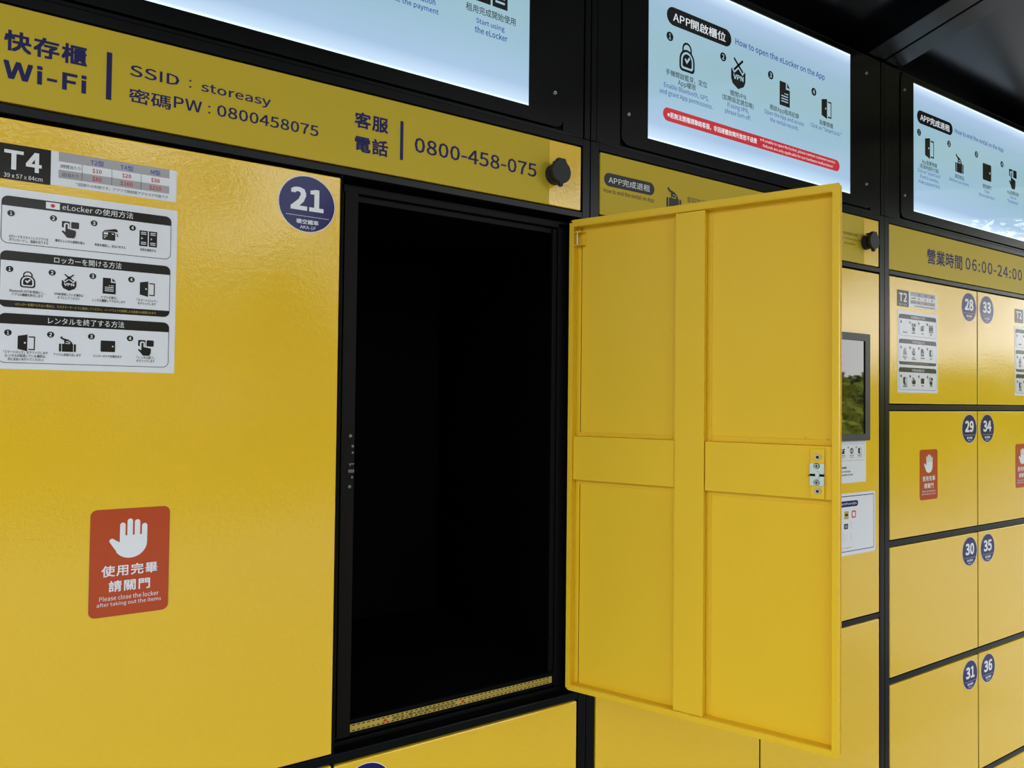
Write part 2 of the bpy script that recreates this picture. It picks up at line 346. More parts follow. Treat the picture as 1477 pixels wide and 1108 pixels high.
def instruction_sheet(door, x, jp=True):
    D = Decal(); X = lambda v: x+v+.0715
    D.rect(X(-.0715), X(.119), .0288, .2372, 'label', 0)
    L_, R_ = X(-.0646), X(.1122); g = .0007
    T1, T2, T3 = (('eLocker の使用方法', 'ロッカーを開ける方法', 'レンタルを終了する方法') if jp else ('智慧櫃租用操作說明', '手機開啟櫃位方法', '手機完成退租方法'))
    for zt, zh, zb in ((.2282, .2168, .1734), (.1650, .1538, .1000), (.0930, .0808, .0358)):
        D.rect(L_, R_, zb, zt, 'ink', 1, .0068); D.rect(L_+g, R_-g, zb+g, zt-g, 'label', 2, .0062)
        D.shape([rtop(L_, R_, zh, zt, .0068)], 'ink', 3)
    D.shape([rtop(L_, R_, .1000, .1080, .0068, False)], 'ink', 3)
    if jp:
        D.rect(X(-.0220), X(-.0082), .2190, .2268, 'white', 4); D.shape([circ(X(-.0151), .2229, .0022, 16)], 'red', 5)
        D.fit(T1, X(-.0056), X(.0690), .2193, .2270, 'white', 4)
    else: D.text(T1, X(.0238), .2193, .0075, 'white', 4)
    if jp:
        D.fit(T2, X(-.0125), X(.0575), .1556, .1632, 'white', 4); D.fit(T3, X(-.0170), X(.0618), .0830, .0908, 'white', 4)
    else: D.text(T2, X(.0238), .1562, .0075, 'white', 4); D.text(T3, X(.0238), .0836, .0075, 'white', 4)
    nx = (-.0553, -.0142, .0272, .0685)
    for zc in (.2083, .1438, .0706):
        for i, q in enumerate(nx): numdot(D, str(i+1), X(q), zc-.0004*0, .0036, 'ink', 'white', 4)
    ix = (-.0378, .0030, .0448, .0862)
    for kinds, zc in (((None, 'tap', 'cards', 'lockers'), .1968), (('lock', 'vpn', 'doc', 'opendoor'), .1335), (('opendoor', 'case', 'shut', 'tap'), .0596)):
        for k, q in zip(kinds, ix):
            if k: icon(D, k, X(q), zc, .0195 if k in ('lock', 'vpn', 'lockers', 'opendoor', 'doc', 'tap') else .0172, 'ink', 'label', 4)
    s = .0037; txts = ((0, .1805, ('QRコードをスキャンしてアプリを', 'ダウンロードし、登録を完了する')), (1, .1812, ('種目とレンタル期間を選ぶ',)), (2, .1812, ('料金を確認し、支払いをする',)), (3, .1812, ('利用を開始する',)),
        (0, .1178, ('Bluetooth、GPSを有効にし、', 'アプリの権限を許可します')), (1, .1178, ('VPNを使用している場合は', 'オフにしてください')), (2, .1178, ('アプリを開き、', 'レンタル履歴にアクセスします')), (3, .1178, ('「スマートロック」', 'をクリックします')),
        (0, .0472, ('「スマートロック」をクリックします', '(レンタルが延滞している場合は、', '先に支払いを行ってください)')), (1, .0460, ('アイテムを取り出します',)), (2, .0460, ('ロッカーのドアを閉めます',)), (3, .0460, ('「レンタル終了」', 'をクリックします')))
    if not jp: txts = ((0, .1812, ('掃描下載註冊會員',)), (1, .1812, ('選擇租用櫃型',)), (2, .1812, ('確認付款',)), (3, .1812, ('開始使用',)), (0, .1178, ('手機開啟藍芽、定位', 'App權限')), (1, .1178, ('關閉VPN', '(如無設定請忽略)')), (2, .1178, ('開啟App租用紀錄',)), (3, .1178, ('點擊開櫃',)),
        (0, .0472, ('App點擊開櫃', '(若逾時請先付款)')), (1, .0460, ('拿取物品',)), (2, .0460, ('關閉櫃門',)), (3, .0460, ('App點擊退租',)))
    for i, z, ls in txts:
        for j, l in enumerate(ls): D.wide(l, X(ix[i]), z-j*.0041, .00252*(len(l)-.45*sum(ord(q) < 255 for q in l)), s, 'ink', 4, .012)
    D.wide('※ロッカーを開けられない場合は、カスタマーサービスに連絡してください。ハードウェアの故障による返金のみ適用されます' if jp else '※若無法開櫃請聯絡客服,非因硬體故障所致恕不退費', X(.0238), .1026, .146 if jp else .1, .0036, 'yprint', 4)
    return mk('instruction_sheet', D, door)
def hand(D, cx, cz, s, k, L):
    """open palm of a stop pictogram, unit height 1"""
    T = lambda l: [(cx+p[0]*s, cz+p[1]*s) for p in l]
    arc = lambda x, z, r, a0, a1, n=8: [(x+r*math.cos(math.radians(a0+(a1-a0)*j/n)), z+r*math.sin(math.radians(a0+(a1-a0)*j/n))) for j in range(n+1)]
    w = .062
    l = [(.40, -.08)]
    for x, t in ((.338, .36), (.172, .47), (.006, .5), (-.160, .41)):
        l += arc(x, t-w, w, 0, 180, 8)
        if x > -.1: l += [(x-w, .08), (x-w-.042, .08)]
    l += [(-.222, -.09)] + arc(-.395, -.04, .06, 35, 215, 7)
    l += [(-.30, -.30)] + arc(.02, -.12, .38, 215, 360, 14)
    D.shape([T(l)], k, L)
def warning_sticker(door, x, zt):
    D = Decal(); X = lambda v: x+v-.0310; Z = lambda v: zt+v+.1395
    D.rect(X(.0304), X(.1180), Z(-.2701), Z(-.1391), 'tape', 0, .0078); D.rect(X(.0308), X(.1176), Z(-.2697), Z(-.1395), 'orange', 1, .0075)
    hand(D, X(.0731), Z(-.1763), .0482, 'white', 2)
    D.fit('使用完畢', X(.0436), X(.1047), Z(-.2215), Z(-.2078), 'white', 2, .018, 1.15); D.fit('請關門', X(.0515), X(.0967), Z(-.2403), Z(-.2268), 'white', 2, .018, 1.15)
    D.fit('Please close the locker', X(.0419), X(.1067), Z(-.2504), Z(-.2446), 'white', 2); D.fit('after taking out the items', X(.0393), X(.1095), Z(-.2585), Z(-.2522), 'white', 2)
    return mk('warning_sticker', D, door)

# ---------------------------------------------------------------- setting: pavement and canopy
g = MB(); g.box(-30, 60, -60, 12, -EYE-.12, -EYE, 'pave')
M['pave'] = bumps(mat('pale_concrete_pavement', (.42, .40, .37), .8, spec=.25), [(60, .002, 3)], None, ((.21, .20, .185), (.27, .26, .24), 1.2))
mk('floor', g, origin=(0, 0, 0), kind='structure')
P = .9266; X0 = -.137; SL = .21; ZT = .856
def canopy_z(y): return ZT - SL*y
def slab(mb, x0, x1, y0, y1, dz0, dz1, k):
    b = len(mb.v); i = mb.mi(k)
    mb.v += [(x, y, canopy_z(y)+dz) for dz in (dz0, dz1) for x, y in ((x0, y0), (x1, y0), (x1, y1), (x0, y1))]
    for f in ((0, 3, 2, 1), (4, 5, 6, 7), (0, 1, 5, 4), (1, 2, 6, 5), (2, 3, 7, 6), (3, 0, 4, 7)):
        mb.f.append(tuple(b+q for q in f)); mb.m.append(i)
CD = 3.2
mb = MB(); slab(mb, X0-P, X0+5*P, -CD, .62, .050, .075, 'canopy')  # right end run on past the cabinets, unseen, to hold back sky light
ceil = mk('ceiling', mb, kind='structure', label='black glossy canopy sloping up over the lockers')
for i in range(-1, 5):
    a = X0+i*P
    for s0, s1 in ((a+.0035, a+.070), (a+P-.070, a+P-.0035)):
        mb = MB(); slab(mb, s0, s1, -CD, .6, 0, .0495, 'canopy')
        mk('canopy_beam', mb, ceil, bevel=.001)

# ---------------------------------------------------------------- locker cabinets
YB = .60
def cabinet(i, label, doors, open_door=None):
    """doors: (x0, x1, z0, z1) of each leaf in wall coordinates; returns root and leaves"""
    a = X0+i*P; b = a+P
    root = thing('locker_cabinet', (a+P/2, 0, 0), label, 'locker', 'yellow locker cabinets under the canopy')
    fr = MB(); e = .0008; dy = .022
    xl = min(d[0] for d in doors)-.003; xr = max(d[1] for d in doors)+.003
    zb = -1.354-.003; zt = .4495+.0025
    fr.box(a+e, xl, 0, dy, -1.40, .4655, 'black'); fr.box(xr, b-e, 0, dy, -1.40, .4655, 'black')
    fr.box(xl, xr, 0, dy, zt, .4655, 'black'); fr.box(xl, xr, 0, dy, .3230, .3340, 'black'); fr.box(xl, xr, 0, dy, -1.40, zb, 'black')
    cols = sorted({(d[0], d[1]) for d in doors})
    for c0, c1 in cols:
        zs = sorted([d for d in doors if (d[0], d[1]) == (c0, c1)], key=lambda d: -d[3])
        m0 = xl if c0 == cols[0][0] else (cols[0][1]+c0)/2; m1 = xr if c1 == cols[-1][1] else (c1+cols[1][0])/2
        for u, l in zip(zs, zs[1:]): fr.box(m0, m1, .0005, dy, l[3]+.0028, u[2]-.0028, 'black')
    mk('frame', fr, root, bevel=.0008)
    # carcass: sides, back, roof, floor and the dividing wall
    cc = MB(); xm = (cols[0][1]+cols[1][0])/2
    cc.box(a+e, a+.004, dy, YB, -1.40, .4655, 'black'); cc.box(b-.004, b-e, dy, YB, -1.40, .4655, 'black')
    cc.box(a+.004, b-.004, YB-.006, YB, -1.40, .4655, 'inside'); cc.box(a+.004, b-.004, dy, YB-.006, .4585, .4655, 'inside')
    cc.box(a+.004, b-.004, dy, YB-.006, .325, .332, 'inside'); cc.box(a+.004, b-.004, dy, YB-.006, -1.40, -1.375, 'inside')
    cc.box(xm-.0016, xm+.0016, .0012, YB-.006, -1.375, .3225, 'inside')
    for c0, c1 in cols:
        m0 = a+.004 if c0 == cols[0][0] else xm+.0016; m1 = b-.004 if c1 == cols[-1][1] else xm-.0016
        zs = sorted([d for d in doors if (d[0], d[1]) == (c0, c1)], key=lambda d: -d[3])
        for u, l in zip(zs, zs[1:]): cc.box(m0, m1, dy+.0008, YB-.006, (l[3]+u[2])/2-.004, (l[3]+u[2])/2+.004, 'inside')
    mk('carcass', cc, root)
    pl = MB(); pl.box(a+.02, b-.02, .03, YB-.03, -EYE, -1.4005, 'black'); mk('plinth', pl, root)
    # header panel the banner sits on
    hp = MB(); hp.box(xl+.0035, xr-.0035, .001, .02, .3365, .4495, 'yellow'); head = mk('header_panel', hp, root, bevel=.001)
    bk = MB(); bk.box(xl, xr, .0235, .026, .334, .452, 'gap'); mk('backing_plate', bk, root)
    leaves = []
    for d in doors:
        if d == open_door: leaves.append(None); continue
        m = MB(); m.box(d[0], d[1], 0, .019, d[2], d[3], 'yellow')
        leaves.append(mk('door', m, root, bevel=.0016))
    return root, head, leaves
def cap(head, cx, cz=.389):
    """rubber dust cap over the service socket"""
    m = MB(); m.cyl(cx, cz, .0165, -.011, .0175, .001, 'rubber', 28); m.cyl(cx, cz, .0125, -.016, .0125, -.011, 'rubber', 24)
    o = mk('socket_cap', m, head)
    l = MB(); out = circ(cx, cz, .0195, 30)
    top = [(cx-.0075, cz+.0235), (cx+.0075, cz+.0235)]
    ring = [(cx+.0195*math.cos(math.radians(t)), cz+.0195*math.sin(math.radians(t))) for t in range(125, 416, 10) if not 262 < t < 279]
    lp = []
    for t in range(125, 416, 6):
        if 262 <= t <= 279:
            if t in (263, 269): lp += [(cx-.004, cz-.0235), (cx+.003, cz-.0235)] if t == 263 else []
            continue
        lp.append((cx+.0195*math.cos(math.radians(t)), cz+.0195*math.sin(math.radians(t))))
    lp += [(cx+.0078, cz+.0228), (cx-.0072, cz+.0228)]
    l.prism([lp], -.024, -.016, 'rubber')
    l.box(cx-.0035, cx+.0035, -.0235, -.017, cz-.0245, cz-.018, 'rubber')
    l.box(cx-.006, cx+.006, -.018, -.004, cz+.0175, cz+.0215, 'rubber')
    l.box(cx-.012, cx+.012, -.008, .0009, cz-.0045, cz+.0045, 'rubber')
    mk('cap_lid', l, head, bevel=.0012)
    return o
# --- left cabinet: door 21, the open compartment, two lower leaves
ZL = [(-.5065, .3178), (-1.354, -.5235)]
d21 = (-.1145, .3330, *ZL[0]); d22 = (-.1145, .3330, *ZL[1]); d23 = (.3372, .7697, *ZL[0]); d24 = (.3372, .7697, -1.354, -.5252)
cabA, headA, lv = cabinet(0, 'left yellow locker cabinet with door 21 and a tall door open on black', [d21, d22, d23, d24], d23)
door21, door22, _, door24 = lv
D = Decal(.001)
D.rect(-.114+.001, .7006, .3369, .4491, 'film', 0)
N = 'navy_matte'
D.fit('快存櫃', -.0664, .0157, .3965, .4209, N, 1, .028, 1.12); D.fit('Wi-Fi', -.0664, .0160, .3641, .3862, N, 1, .03, 1.05)
D.rect(.0364, .0423, .3628, .4216, N, 1)
D.fit('SSID', .0617, .1180, .3986, .4128, N, 1, .013, 1.0); D.fit('：', .1295, .1325, .4000, .4105, N, 1); D.fit('storeasy', .1440, .2330, .3955, .4105, N, 1, .013, 1.0)
D.fit('密碼', .0612, .1090, .3655, .3838, N, 1, .013, 1.0); D.fit('PW', .1120, .1455, .3700, .3848, N, 1, .013, 1.0); D.fit('：', .1530, .1560, .3715, .3820, N, 1); D.fit('0800458075', .1640, .2995, .3705, .3860, N, 1, .013, 1.0)
D.fit('客服', .3522, .4048, .3965, .4203, N, 1, .028, 1.1); D.fit('電話', .3530, .4048, .3612, .3852, N, 1, .028, 1.1)
D.rect(.4241, .4293, .3617, .4211, N, 1)
D.fit('0800-458-075', .4480, .6741, .3783, .4015, N, 1, .013, 1.0)
mk('banner', D, headA, label='matte yellow strip with Wi-Fi and phone number in navy')
cap(headA, .7095)
number_sticker(door21, '21', .2849, .2719)
size_label(door21, -.0715, 'T4', '39 x 57 x 84cm')
instruction_sheet(door21, -.0715)
warning_sticker(door21, .0310, -.1395)
number_sticker(door24, '', .385, -.572)
# compartment trim: stepped jambs, head and sill, the lock strip and the caution tape
t = MB()
t.box(.3376, .3455, .024, .030, -.502, .3085, 'trim'); t.box(.7385, .7700, .024, .030, -.502, .3140, 'trim'); t.box(.7290, .7385, .028, .034, -.495, .3040, 'trim')
t.box(.3460, .7700, .024, .030, .3060, .3180, 'trim'); t.box(.3460, .7290, .032, .038, .2960, .3058, 'trim')
t.box(.3376, .7700, .024, .030, -.5125, -.5035, 'trim'); t.box(.3455, .7385, .031, .037, -.503, -.4985, 'trim')
mk('jamb_trim', t, cabA, bevel=.0008)
t = MB(); t.box(.3670, .7385, .024, .0300, -.4983, -.4760, 'inside'); sill = mk('sill_lip', t, cabA)
t = MB(); t.box(.3405, .3445, .0205, .0235, -.503, .302, 'strip'); t.prism([rr(.3470, .3670, -.4975, .3055, .002)], .0205, .0238, 'strip')
strip = mk('lock_strip', t, cabA, bevel=.0006)
q = 1.0205
for nm, x, z, r in (('screw', .3604, -.0551, .0024), ('screw', .3603, -.1285, .0024), ('screw', .3655, -.0701, .002), ('screw', .3655, -.0794, .0017), ('screw', .3652, -.115, .0018)):
    m = MB(); m.cyl(x/1*q-.0075 if x < .362 else x*q-.009, z*q, r, .0192, r, .0204, 'dim', 14); mk(nm, m, strip)
m = MB(); m.box(.3585, .3665, .0196, .0204, -.0985, -.0970, 'dim'); m.box(.3600, .3612, .0196, .0204, -.101, -.0985, 'dim')
for k in range(3): m.box(.3580+.0031*k, .3604+.0031*k, .0196, .0204, -.1105, -.1060, 'dim')
mk('latch_slot', m, strip)
D = Decal(.0239); x0, x1, z0, z1 = .3665, .7325, -.4935, -.4822
D.rect(x0, x1, z0, z1, 'tape', 0, .0008)
n = 46
for k in range(n):
    xx = x0+.004+k*(x1-x0-.008)/n
    for zz in (z1-.0026, z0+.0010): D.shape([[(xx, zz), (xx+.0046, zz), (xx+.0058, zz+.0016), (xx+.0012, zz+.0016)]], 'ink', 1)
for xx in (.4190, .5525):
    D.shape([[(xx, z0+.0036), (xx+.0085, z0+.0036), (xx+.0042, z0+.0082)]], 'red', 1)
D.wide('請勿進入櫃內,避免櫃門關閉造成危險!', .489, z0+.0037, .108, .0050, 'ink', 1, .01); D.wide('Do not enter the box to prevent door blocking danger', .648, z0+.0040, .160, .0046, 'ink', 1)
mk('caution_tape', D, sill, label='yellow caution tape with black dashes along the sill')
# --- open leaf (local: u along the leaf from its hinge, w towards the viewer's side, v up)
H = Vector((.7512, .0092, 0)); ang = math.atan2(-.3957, .1881)
# local axes: x = e, y = -n (away from the inner face), z up  ->  inner rim face at y = 0, outer skin at y = +.018
eX = Vector((math.cos(ang), math.sin(ang), 0))
def dmk(name, mb_, parent, **k): return mk(name, mb_, parent, local=True, origin=(0, 0, 0), **k)
DW = .4372; zt, zb, T_ = .3176, -.5035, .0182; rw = .0085
m = MB(); Y = 'yellow_in'
m.box(0.0035, DW+.0015, T_-.0015, T_, zb-.0005, zt+.0005, 'yellow')                    # skin
m.box(.002, DW-.002, T_-.0022, T_-.0016, zb+.002, zt-.002, Y)
m.prism([rr(0, DW, zb+.003, zt-.0045, 0), rr(rw, DW-rw, zb+rw+.001, zt-rw-.0035, 0)], 0, .0016, Y)     # folded lip
m.prism([rr(.0055, DW, zb, zt, .001, 2), rr(rw-.0005, DW-rw-.0005, zb+rw, zt-rw-.002, 0)], -.0009, -.00005, Y)
m.box(0, .0016, .0016, T_-.0015, zb+.003, zt-.0045, Y); m.box(DW-.0016, DW, .0016, T_-.0015, zb, zt, Y)
m.box(.0016, DW-.0016, .0016, T_-.0015, zt-.0016, zt, Y); m.box(.0016, DW-.0016, .0016, T_-.0015, zb, zb+.0016, Y)
m.box(rw-.0012, rw, .0016, T_-.0016, zb+.004, zt-.006, Y); m.box(DW-rw, DW-rw+.0012, .0016, T_-.0016, zb+.004, zt-.006, Y)   # returns of the lip
m.box(rw, DW-rw, .0016, T_-.0016, zt-rw-.0035, zt-rw-.0022, Y); m.box(rw, DW-rw, .0016, T_-.0016, zb+rw, zb+rw+.0012, Y)
od = mk('door', m, cabA, local=True, origin=(0, 0, 0), bevel=.0005, label='open door seen from its ribbed inside')
od.location = Vector((H.x, H.y, EYE)) - ORG[cabA.name]; od.rotation_euler = (0, 0, ang)
z0i, z1i = zb+rw+.0018, zt-rw-.0042
m = MB(); m.box(.1935, .2418, .0012, T_-.0025, z0i, z1i, Y); m.box(.1855, .1935, T_-.0031, T_-.0016, z0i, z1i, Y); m.box(.2418, .2500, T_-.0031, T_-.0016, z0i, z1i, Y)
dmk('vertical_rib', m, od, bevel=.0010)
m = MB(); m.box(.0092, .1926, .004, T_-.0025, -.1388, -.0628, Y); m.box(.0092, .1850, T_-.0031, T_-.0016, -.1470, -.1388, Y); m.box(.0092, .1850, T_-.0031, T_-.0016, -.0628, -.0560, Y); dmk('cross_rib', m, od, bevel=.0010)
m = MB(); m.box(.2428, .4284, .004, T_-.0025, -.1400, -.0625, Y); m.box(.2505, .4284, T_-.0031, T_-.0016, -.1485, -.1400, Y); m.box(.2505, .4284, T_-.0031, T_-.0016, -.0625, -.0535, Y); dmk('cross_rib', m, od, bevel=.0010)
m = MB(); m.box(.3988, .4183, .0005, .0040, -.1392, -.0664, Y); lp_ = dmk('latch_plate', m, od, bevel=.0005)
m = MB(); m.box(.3984, .4181, -.0008, .0005, -.1030, -.0874, 'steel'); m.box(.3984, .4181, -.0012, .0005, -.1203, -.1062, 'steel')
m.box(.3984, .4181, -.0003, .0005, -.1062, -.1030, 'gap'); m.cyl(.4090, -.1046, .0055, -.0030, .0060, -.0003, 'steel', 16, .5); m.box(.3960, .4110, -.0016, -.0002, -.1062, -.1050, 'gap')
dmk('latch', m, lp_, label='zinc-plated latch', bevel=.0003)
for z in (-.0785, -.1278):
    m = MB(); m.cyl(.4090, z, .0042, -.0012, .0046, .0004, 'bolt', 20); m.cyl(.4090, z, .0024, -.0016, .0024, -.0012, 'ink', 6); dmk('bolt', m, lp_)
for z in (-.0914, -.1153):
    m = MB(); m.cyl(.4078, z, .0042, -.0016, .0044, -.0008, 'ink', 18); m.cyl(.4078, z, .0034, -.0026, .0037, -.0016, 'bolt', 18); m.box(.4054, .4102, -.00285, -.0026, z-.0006, z+.0006, 'ink'); m.box(.4072, .4084, -.0029, -.0026, z-.0024, z+.0024, 'ink'); dmk('screw', m, lp_)
for z in (.285,):
    m = MB(); m.box(.0100, .0240, .002, T_-.0016, z+.0105, z+.0120, Y); m.box(.0100, .0240, .002, T_-.0016, z-.0120, z-.0105, Y); m.box(.0170, .0250, T_-.0035, T_-.0016, z-.012, z+.012, Y)
    m.cyl(.0130, z, .0001, 0, .0001, .0001, 'steel', 4)
    n = 10; b = len(m.v); i = m.mi('steel')
    for zz in (z-.0135, z+.0135): m.v += [(.0125+.0013*math.cos(6.2832*j/n), .006+.0013*math.sin(6.2832*j/n), zz) for j in range(n)]
    for j in range(n): m.f.append((b+j, b+(j+1) % n, b+n+(j+1) % n, b+n+j)); m.m.append(i)
    dmk('hinge', m, od)
for uu, vv in ((.3895, -.052), (.31, -.0565), (.42, -.053), (.18, .118), (.012, .20)):
    m = MB(); m.cyl(uu, vv, .0007, T_-.0045, .0012, T_-.0031 if vv < 0 else T_-.0016, Y, 8); dmk('rivet', m, od)

# --- middle cabinet: two plain leaves on the left, kiosk leaf and lower leaf on the right
a1 = X0+P
kl = (.8125, 1.2530, *ZL[0]); kl2 = (.8125, 1.2530, *ZL[1]); kr = (1.2575, 1.6926, -.5070, .3190); kr2 = (1.2575, 1.6926, -1.354, -.5235)
cabB, headB, lv = cabinet(1, 'middle yellow locker cabinet with a touch display, half hidden by the open door', [kl, kl2, kr, kr2])
kiosk = lv[2]
D = Decal(.001); D.rect(.8130, 1.6301, .3369, .4491, 'film', 0)
D.rect(.8216, .9452, .3905, .4150, 'darkgrey', 1, .0122); D.fit('APP完成退租', .8325, .9335, .3962, .4092, 'white', 2, .004)
D.fit('How to end the rental on App', .8205, .9443, .3760, .3862, 'darkgrey', 1, .014)
icon(D, 'case', .9965, .3925, .0400, 'darkgrey', 'film', 1)
D.text('拿取物品並關閉櫃門', 1.0900, .3935, .0130, 'darkgrey', 1); D.text('Take your items and close the door', 1.0960, .3780, .0090, 'darkgrey', 1)
icon(D, 'tap', 1.2350, .3930, .0400, 'darkgrey', 'film', 1); D.text('App點擊完成退租', 1.3450, .3935, .0130, 'darkgrey', 1); D.text('Tap to end the rental', 1.3450, .3780, .0090, 'darkgrey', 1)
D.fit('退款問題請洽客服', 1.5443, 1.6040, .3985, .4060, 'darkgrey', 1); D.fit('For the Refund Deposit', 1.5350, 1.6185, .3870, .3935, 'darkgrey', 1); D.fit('Information', 1.5490, 1.5935, .3765, .3825, 'darkgrey', 1)
mk('banner', D, headB, label='matte yellow strip explaining how to end a rental')
cap(headB, 1.6350)
m = MB(); m.prism([rr(1.3110, 1.6386, -.0880, .1662, .003), rr(1.3277, 1.6187, -.0722, .1490, 0)], -.010, .0002, 'bezel')
dsp = mk('display', m, kiosk, bevel=.0008, label='black touch display in a grey bezel')
m = MB(); m.box(1.3279, 1.6185, -.0075, -.0001, -.0720, .1488, 'glass')
M['glass'].node_tree.nodes['Principled BSDF'].inputs['IOR'].default_value = 1.6
ds = mk('display_glass', m, kiosk)
D = Decal(); D.rect(1.3110, 1.6364, -.1872, -.0884, 'label', 0); D.rect(1.3200, 1.6293, -.1352, -.0955, 'ink', 1, .005); D.rect(1.3205, 1.6288, -.1347, -.0960, 'label', 2, .0046)
for j, (k_, xq) in enumerate((('tap', 1.358), ('case', 1.420), ('lockers', 1.483), ('cards', 1.5450), (None, 1.5781), ('opendoor', 1.6103))):
    if k_: icon(D, k_, xq, -.1125, .0145, 'ink', 'label', 3)
    else: D.shape([circ(xq, -.1122, .0068, 20), circ(xq, -.1122, .0042, 16)], 'ink', 3); D.rect(xq-.0010, xq+.0010, -.1157, -.1087, 'ink', 4)
    D.text(('選擇櫃型', '放入物品', '關閉櫃門', '選擇付款', '付款完成', '開始使用')[j], xq, -.1245, .0042, 'ink', 3); D.text(('Select', 'Put items', 'Close door', 'Payment', 'Complete', 'Start using')[j], xq, -.1285, .0034, 'ink', 3)
for j, xq in enumerate((1.5651, 1.5971)): numdot(D, '56'[j], xq-.001, -.1037, .0022, 'ink', 'label', 3)
D.fit('取物退租', 1.5400, 1.5575, -.1535, -.1485, 'ink', 3, .02); D.fit('輸入手機 取出物品', 1.5400, 1.5741, -.1625, -.1580, 'ink', 3); D.fit('點擊開櫃 完成退租', 1.5400, 1.5831, -.1705, -.1660, 'ink', 3)
mk('steps_sticker', D, kiosk)
D = Decal(); D.rect(1.2760, 1.6748, -.3566, -.2114, 'label', 0, .006); D.rect(1.2815, 1.6690, -.3480, -.2176, 'navy', 1, .002); D.rect(1.2832, 1.6673, -.3463, -.2193, 'label', 2, .002)
D.rect(1.3400, 1.6040, -.2430, -.2290, 'navy', 3, .007); D.fit('付款方式 Payment Methods', 1.3600, 1.5980, -.2398, -.2322, 'label', 4)
D.rect(1.5490, 1.5660, -.2712, -.2530, 'tape', 3, .001); D.rect(1.5520, 1.5632, -.2640, -.2590, 'ink', 4); D.rect(1.5780, 1.5950, -.2700, -.2530, 'red', 3, .004); D.rect(1.5812, 1.5915, -.2672, -.2560, 'label', 4, .002)
D.rect(1.5480, 1.5640, -.2946, -.2820, 'darkgrey', 3, .001); D.fit('AI', 1.5520, 1.5600, -.2915, -.2850, 'label', 4)
for xq, za, zc in ((1.5762, -.277, -.295), (1.5757, -.303, -.325), (1.5450, -.3017, -.3250)): D.rect(xq-.0004, xq+.0004, zc, za, 'grey', 3)
for xq in (1.5520, 1.5600): D.rect(xq, xq+.0004, -.325, -.306, 'grey', 3)
D.fit('Coins and cards are not accepted', 1.4600, 1.5775, -.3405, -.3360, 'red', 3)
mk('payment_sticker', D, kiosk)
# --- right cabinet: ten numbered leaves
a2 = X0+2*P; dl = []
for c0, c1 in ((1.7389, 2.1742), (2.1788, 2.6201)):
    for k in range(5): dl.append((c0, c1, .0005-.3385*k, .3200-.3385*k))
cabC, headC, lv = cabinet(2, 'right yellow locker cabinet with numbered doors 28 to 36 in two columns', dl)
D = Decal(.001); D.rect(1.7372, 2.6190, .3369, .4491, 'film', 0)
D.fit('營業時間', 1.9136, 2.0950, .3705, .4105, N, 1, .02, 1.05); D.fit('06:00-24:00', 2.1130, 2.4500, .3755, .4095, N, 1, .012, 1.05)
mk('banner', D, headC, label='matte yellow strip with opening hours in navy')
for k in range(5):
    number_sticker(lv[k], str(28+k), 2.1297, .2715-.3385*k); number_sticker(lv[5+k], str(33+k), 2.2303, .2715-.3385*k)
size_label(lv[0], 1.7709, 'T2', '39 x 57 x 32cm', False); instruction_sheet(lv[0], 1.7722, False)
size_label(lv[5], 2.4001, 'T2', '39 x 57 x 32cm', False); instruction_sheet(lv[5], 2.3985, False)
warning_sticker(lv[1], 1.8755, -.1185); warning_sticker(lv[6], 2.4015, -.1160)

# ---------------------------------------------------------------- backlit signs above the cabinets
SY = .0015
def sign(i, sx0, sx1, label, draw):
    a = X0+i*P; b = a+P
    root = thing('lightbox_sign', (a+P/2, 0, EYE+.4665), label, 'sign', 'backlit signs above the lockers')
    h = MB(); h.box(a+.001, a+.0135, 0, .10, .4665, .8500, 'black'); h.box(b-.0135, b-.001, 0, .10, .4665, .8500, 'black')
    h.box(a+.0155, a+.0700, .0015, .10, .4665, .8500, 'black'); h.box(b-.0600, b-.0155, .0015, .10, .4665, .8500, 'black')
    h.box(a+.0700, b-.0600, .0015, .10, .4665, .4715, 'black'); h.box(a+.0700, b-.0600, .0015, .10, .8475, .8500, 'black'); h.box(a+.0700, b-.0600, .006, .10, .4715, .8475, 'gap')
    mk('housing', h, root, bevel=.0008)
    c = MB(); c.prism([rr(a+.0715, b-.0615, .4735, .8460, .018), rr(sx0, sx1, .4978, .8332, 0)], -.0012, .0055, 'black')
    mk('cover_panel', c, root, bevel=.0006)
    s = MB(); s.box(sx0, sx1, SY, .0057, .4978, .8332, 'screen'); fc = mk('lit_face', s, root, label='glowing pale blue-white sign face')
    draw(fc)
    for x in (a+.0870, b-.0810):
        for z in (.5312, .8028):
            m = MB(); m.cyl(x, z, .0028, -.0042, .0036, -.0012, 'bolt', 16); m.cyl(x, z, .0014, -.0044, .0014, -.0042, 'ink', 6); mk('screw', m, root)
    return root
K, B_, R_, Wt = 's_ink', 's_blue', 's_red', 's_white'
def draw1(fc):
    D = Decal(SY)
    icon(D, 'lockers', .5820, .6830, .0720, K, 's_knock', 0, .84)
    D.fit('租用完成開始使用', .5345, .6288, .6258, .6392, K, 0, .004)
    D.fit('Start using', .5535, .6075, .6080, .6190, B_, 0, .012); D.fit('the eLocker', .5512, .6133, .5945, .6055, B_, 0, .012)
    mk('step_print', D, fc); D = Decal(SY)
    icon(D, 'cards', .4270, .6830, .0720, K, 's_knock', 0)
    D.fit('確認資訊並付款', .3850, .4700, .6345, .6470, K, 0, .004)
    D.fit('Confirm the information', .3640, .4802, .6155, .6265, B_, 0, .012); D.fit('and make the payment', .3740, .4860, .6000, .6115, B_, 0, .012)
    mk('step_print', D, fc)
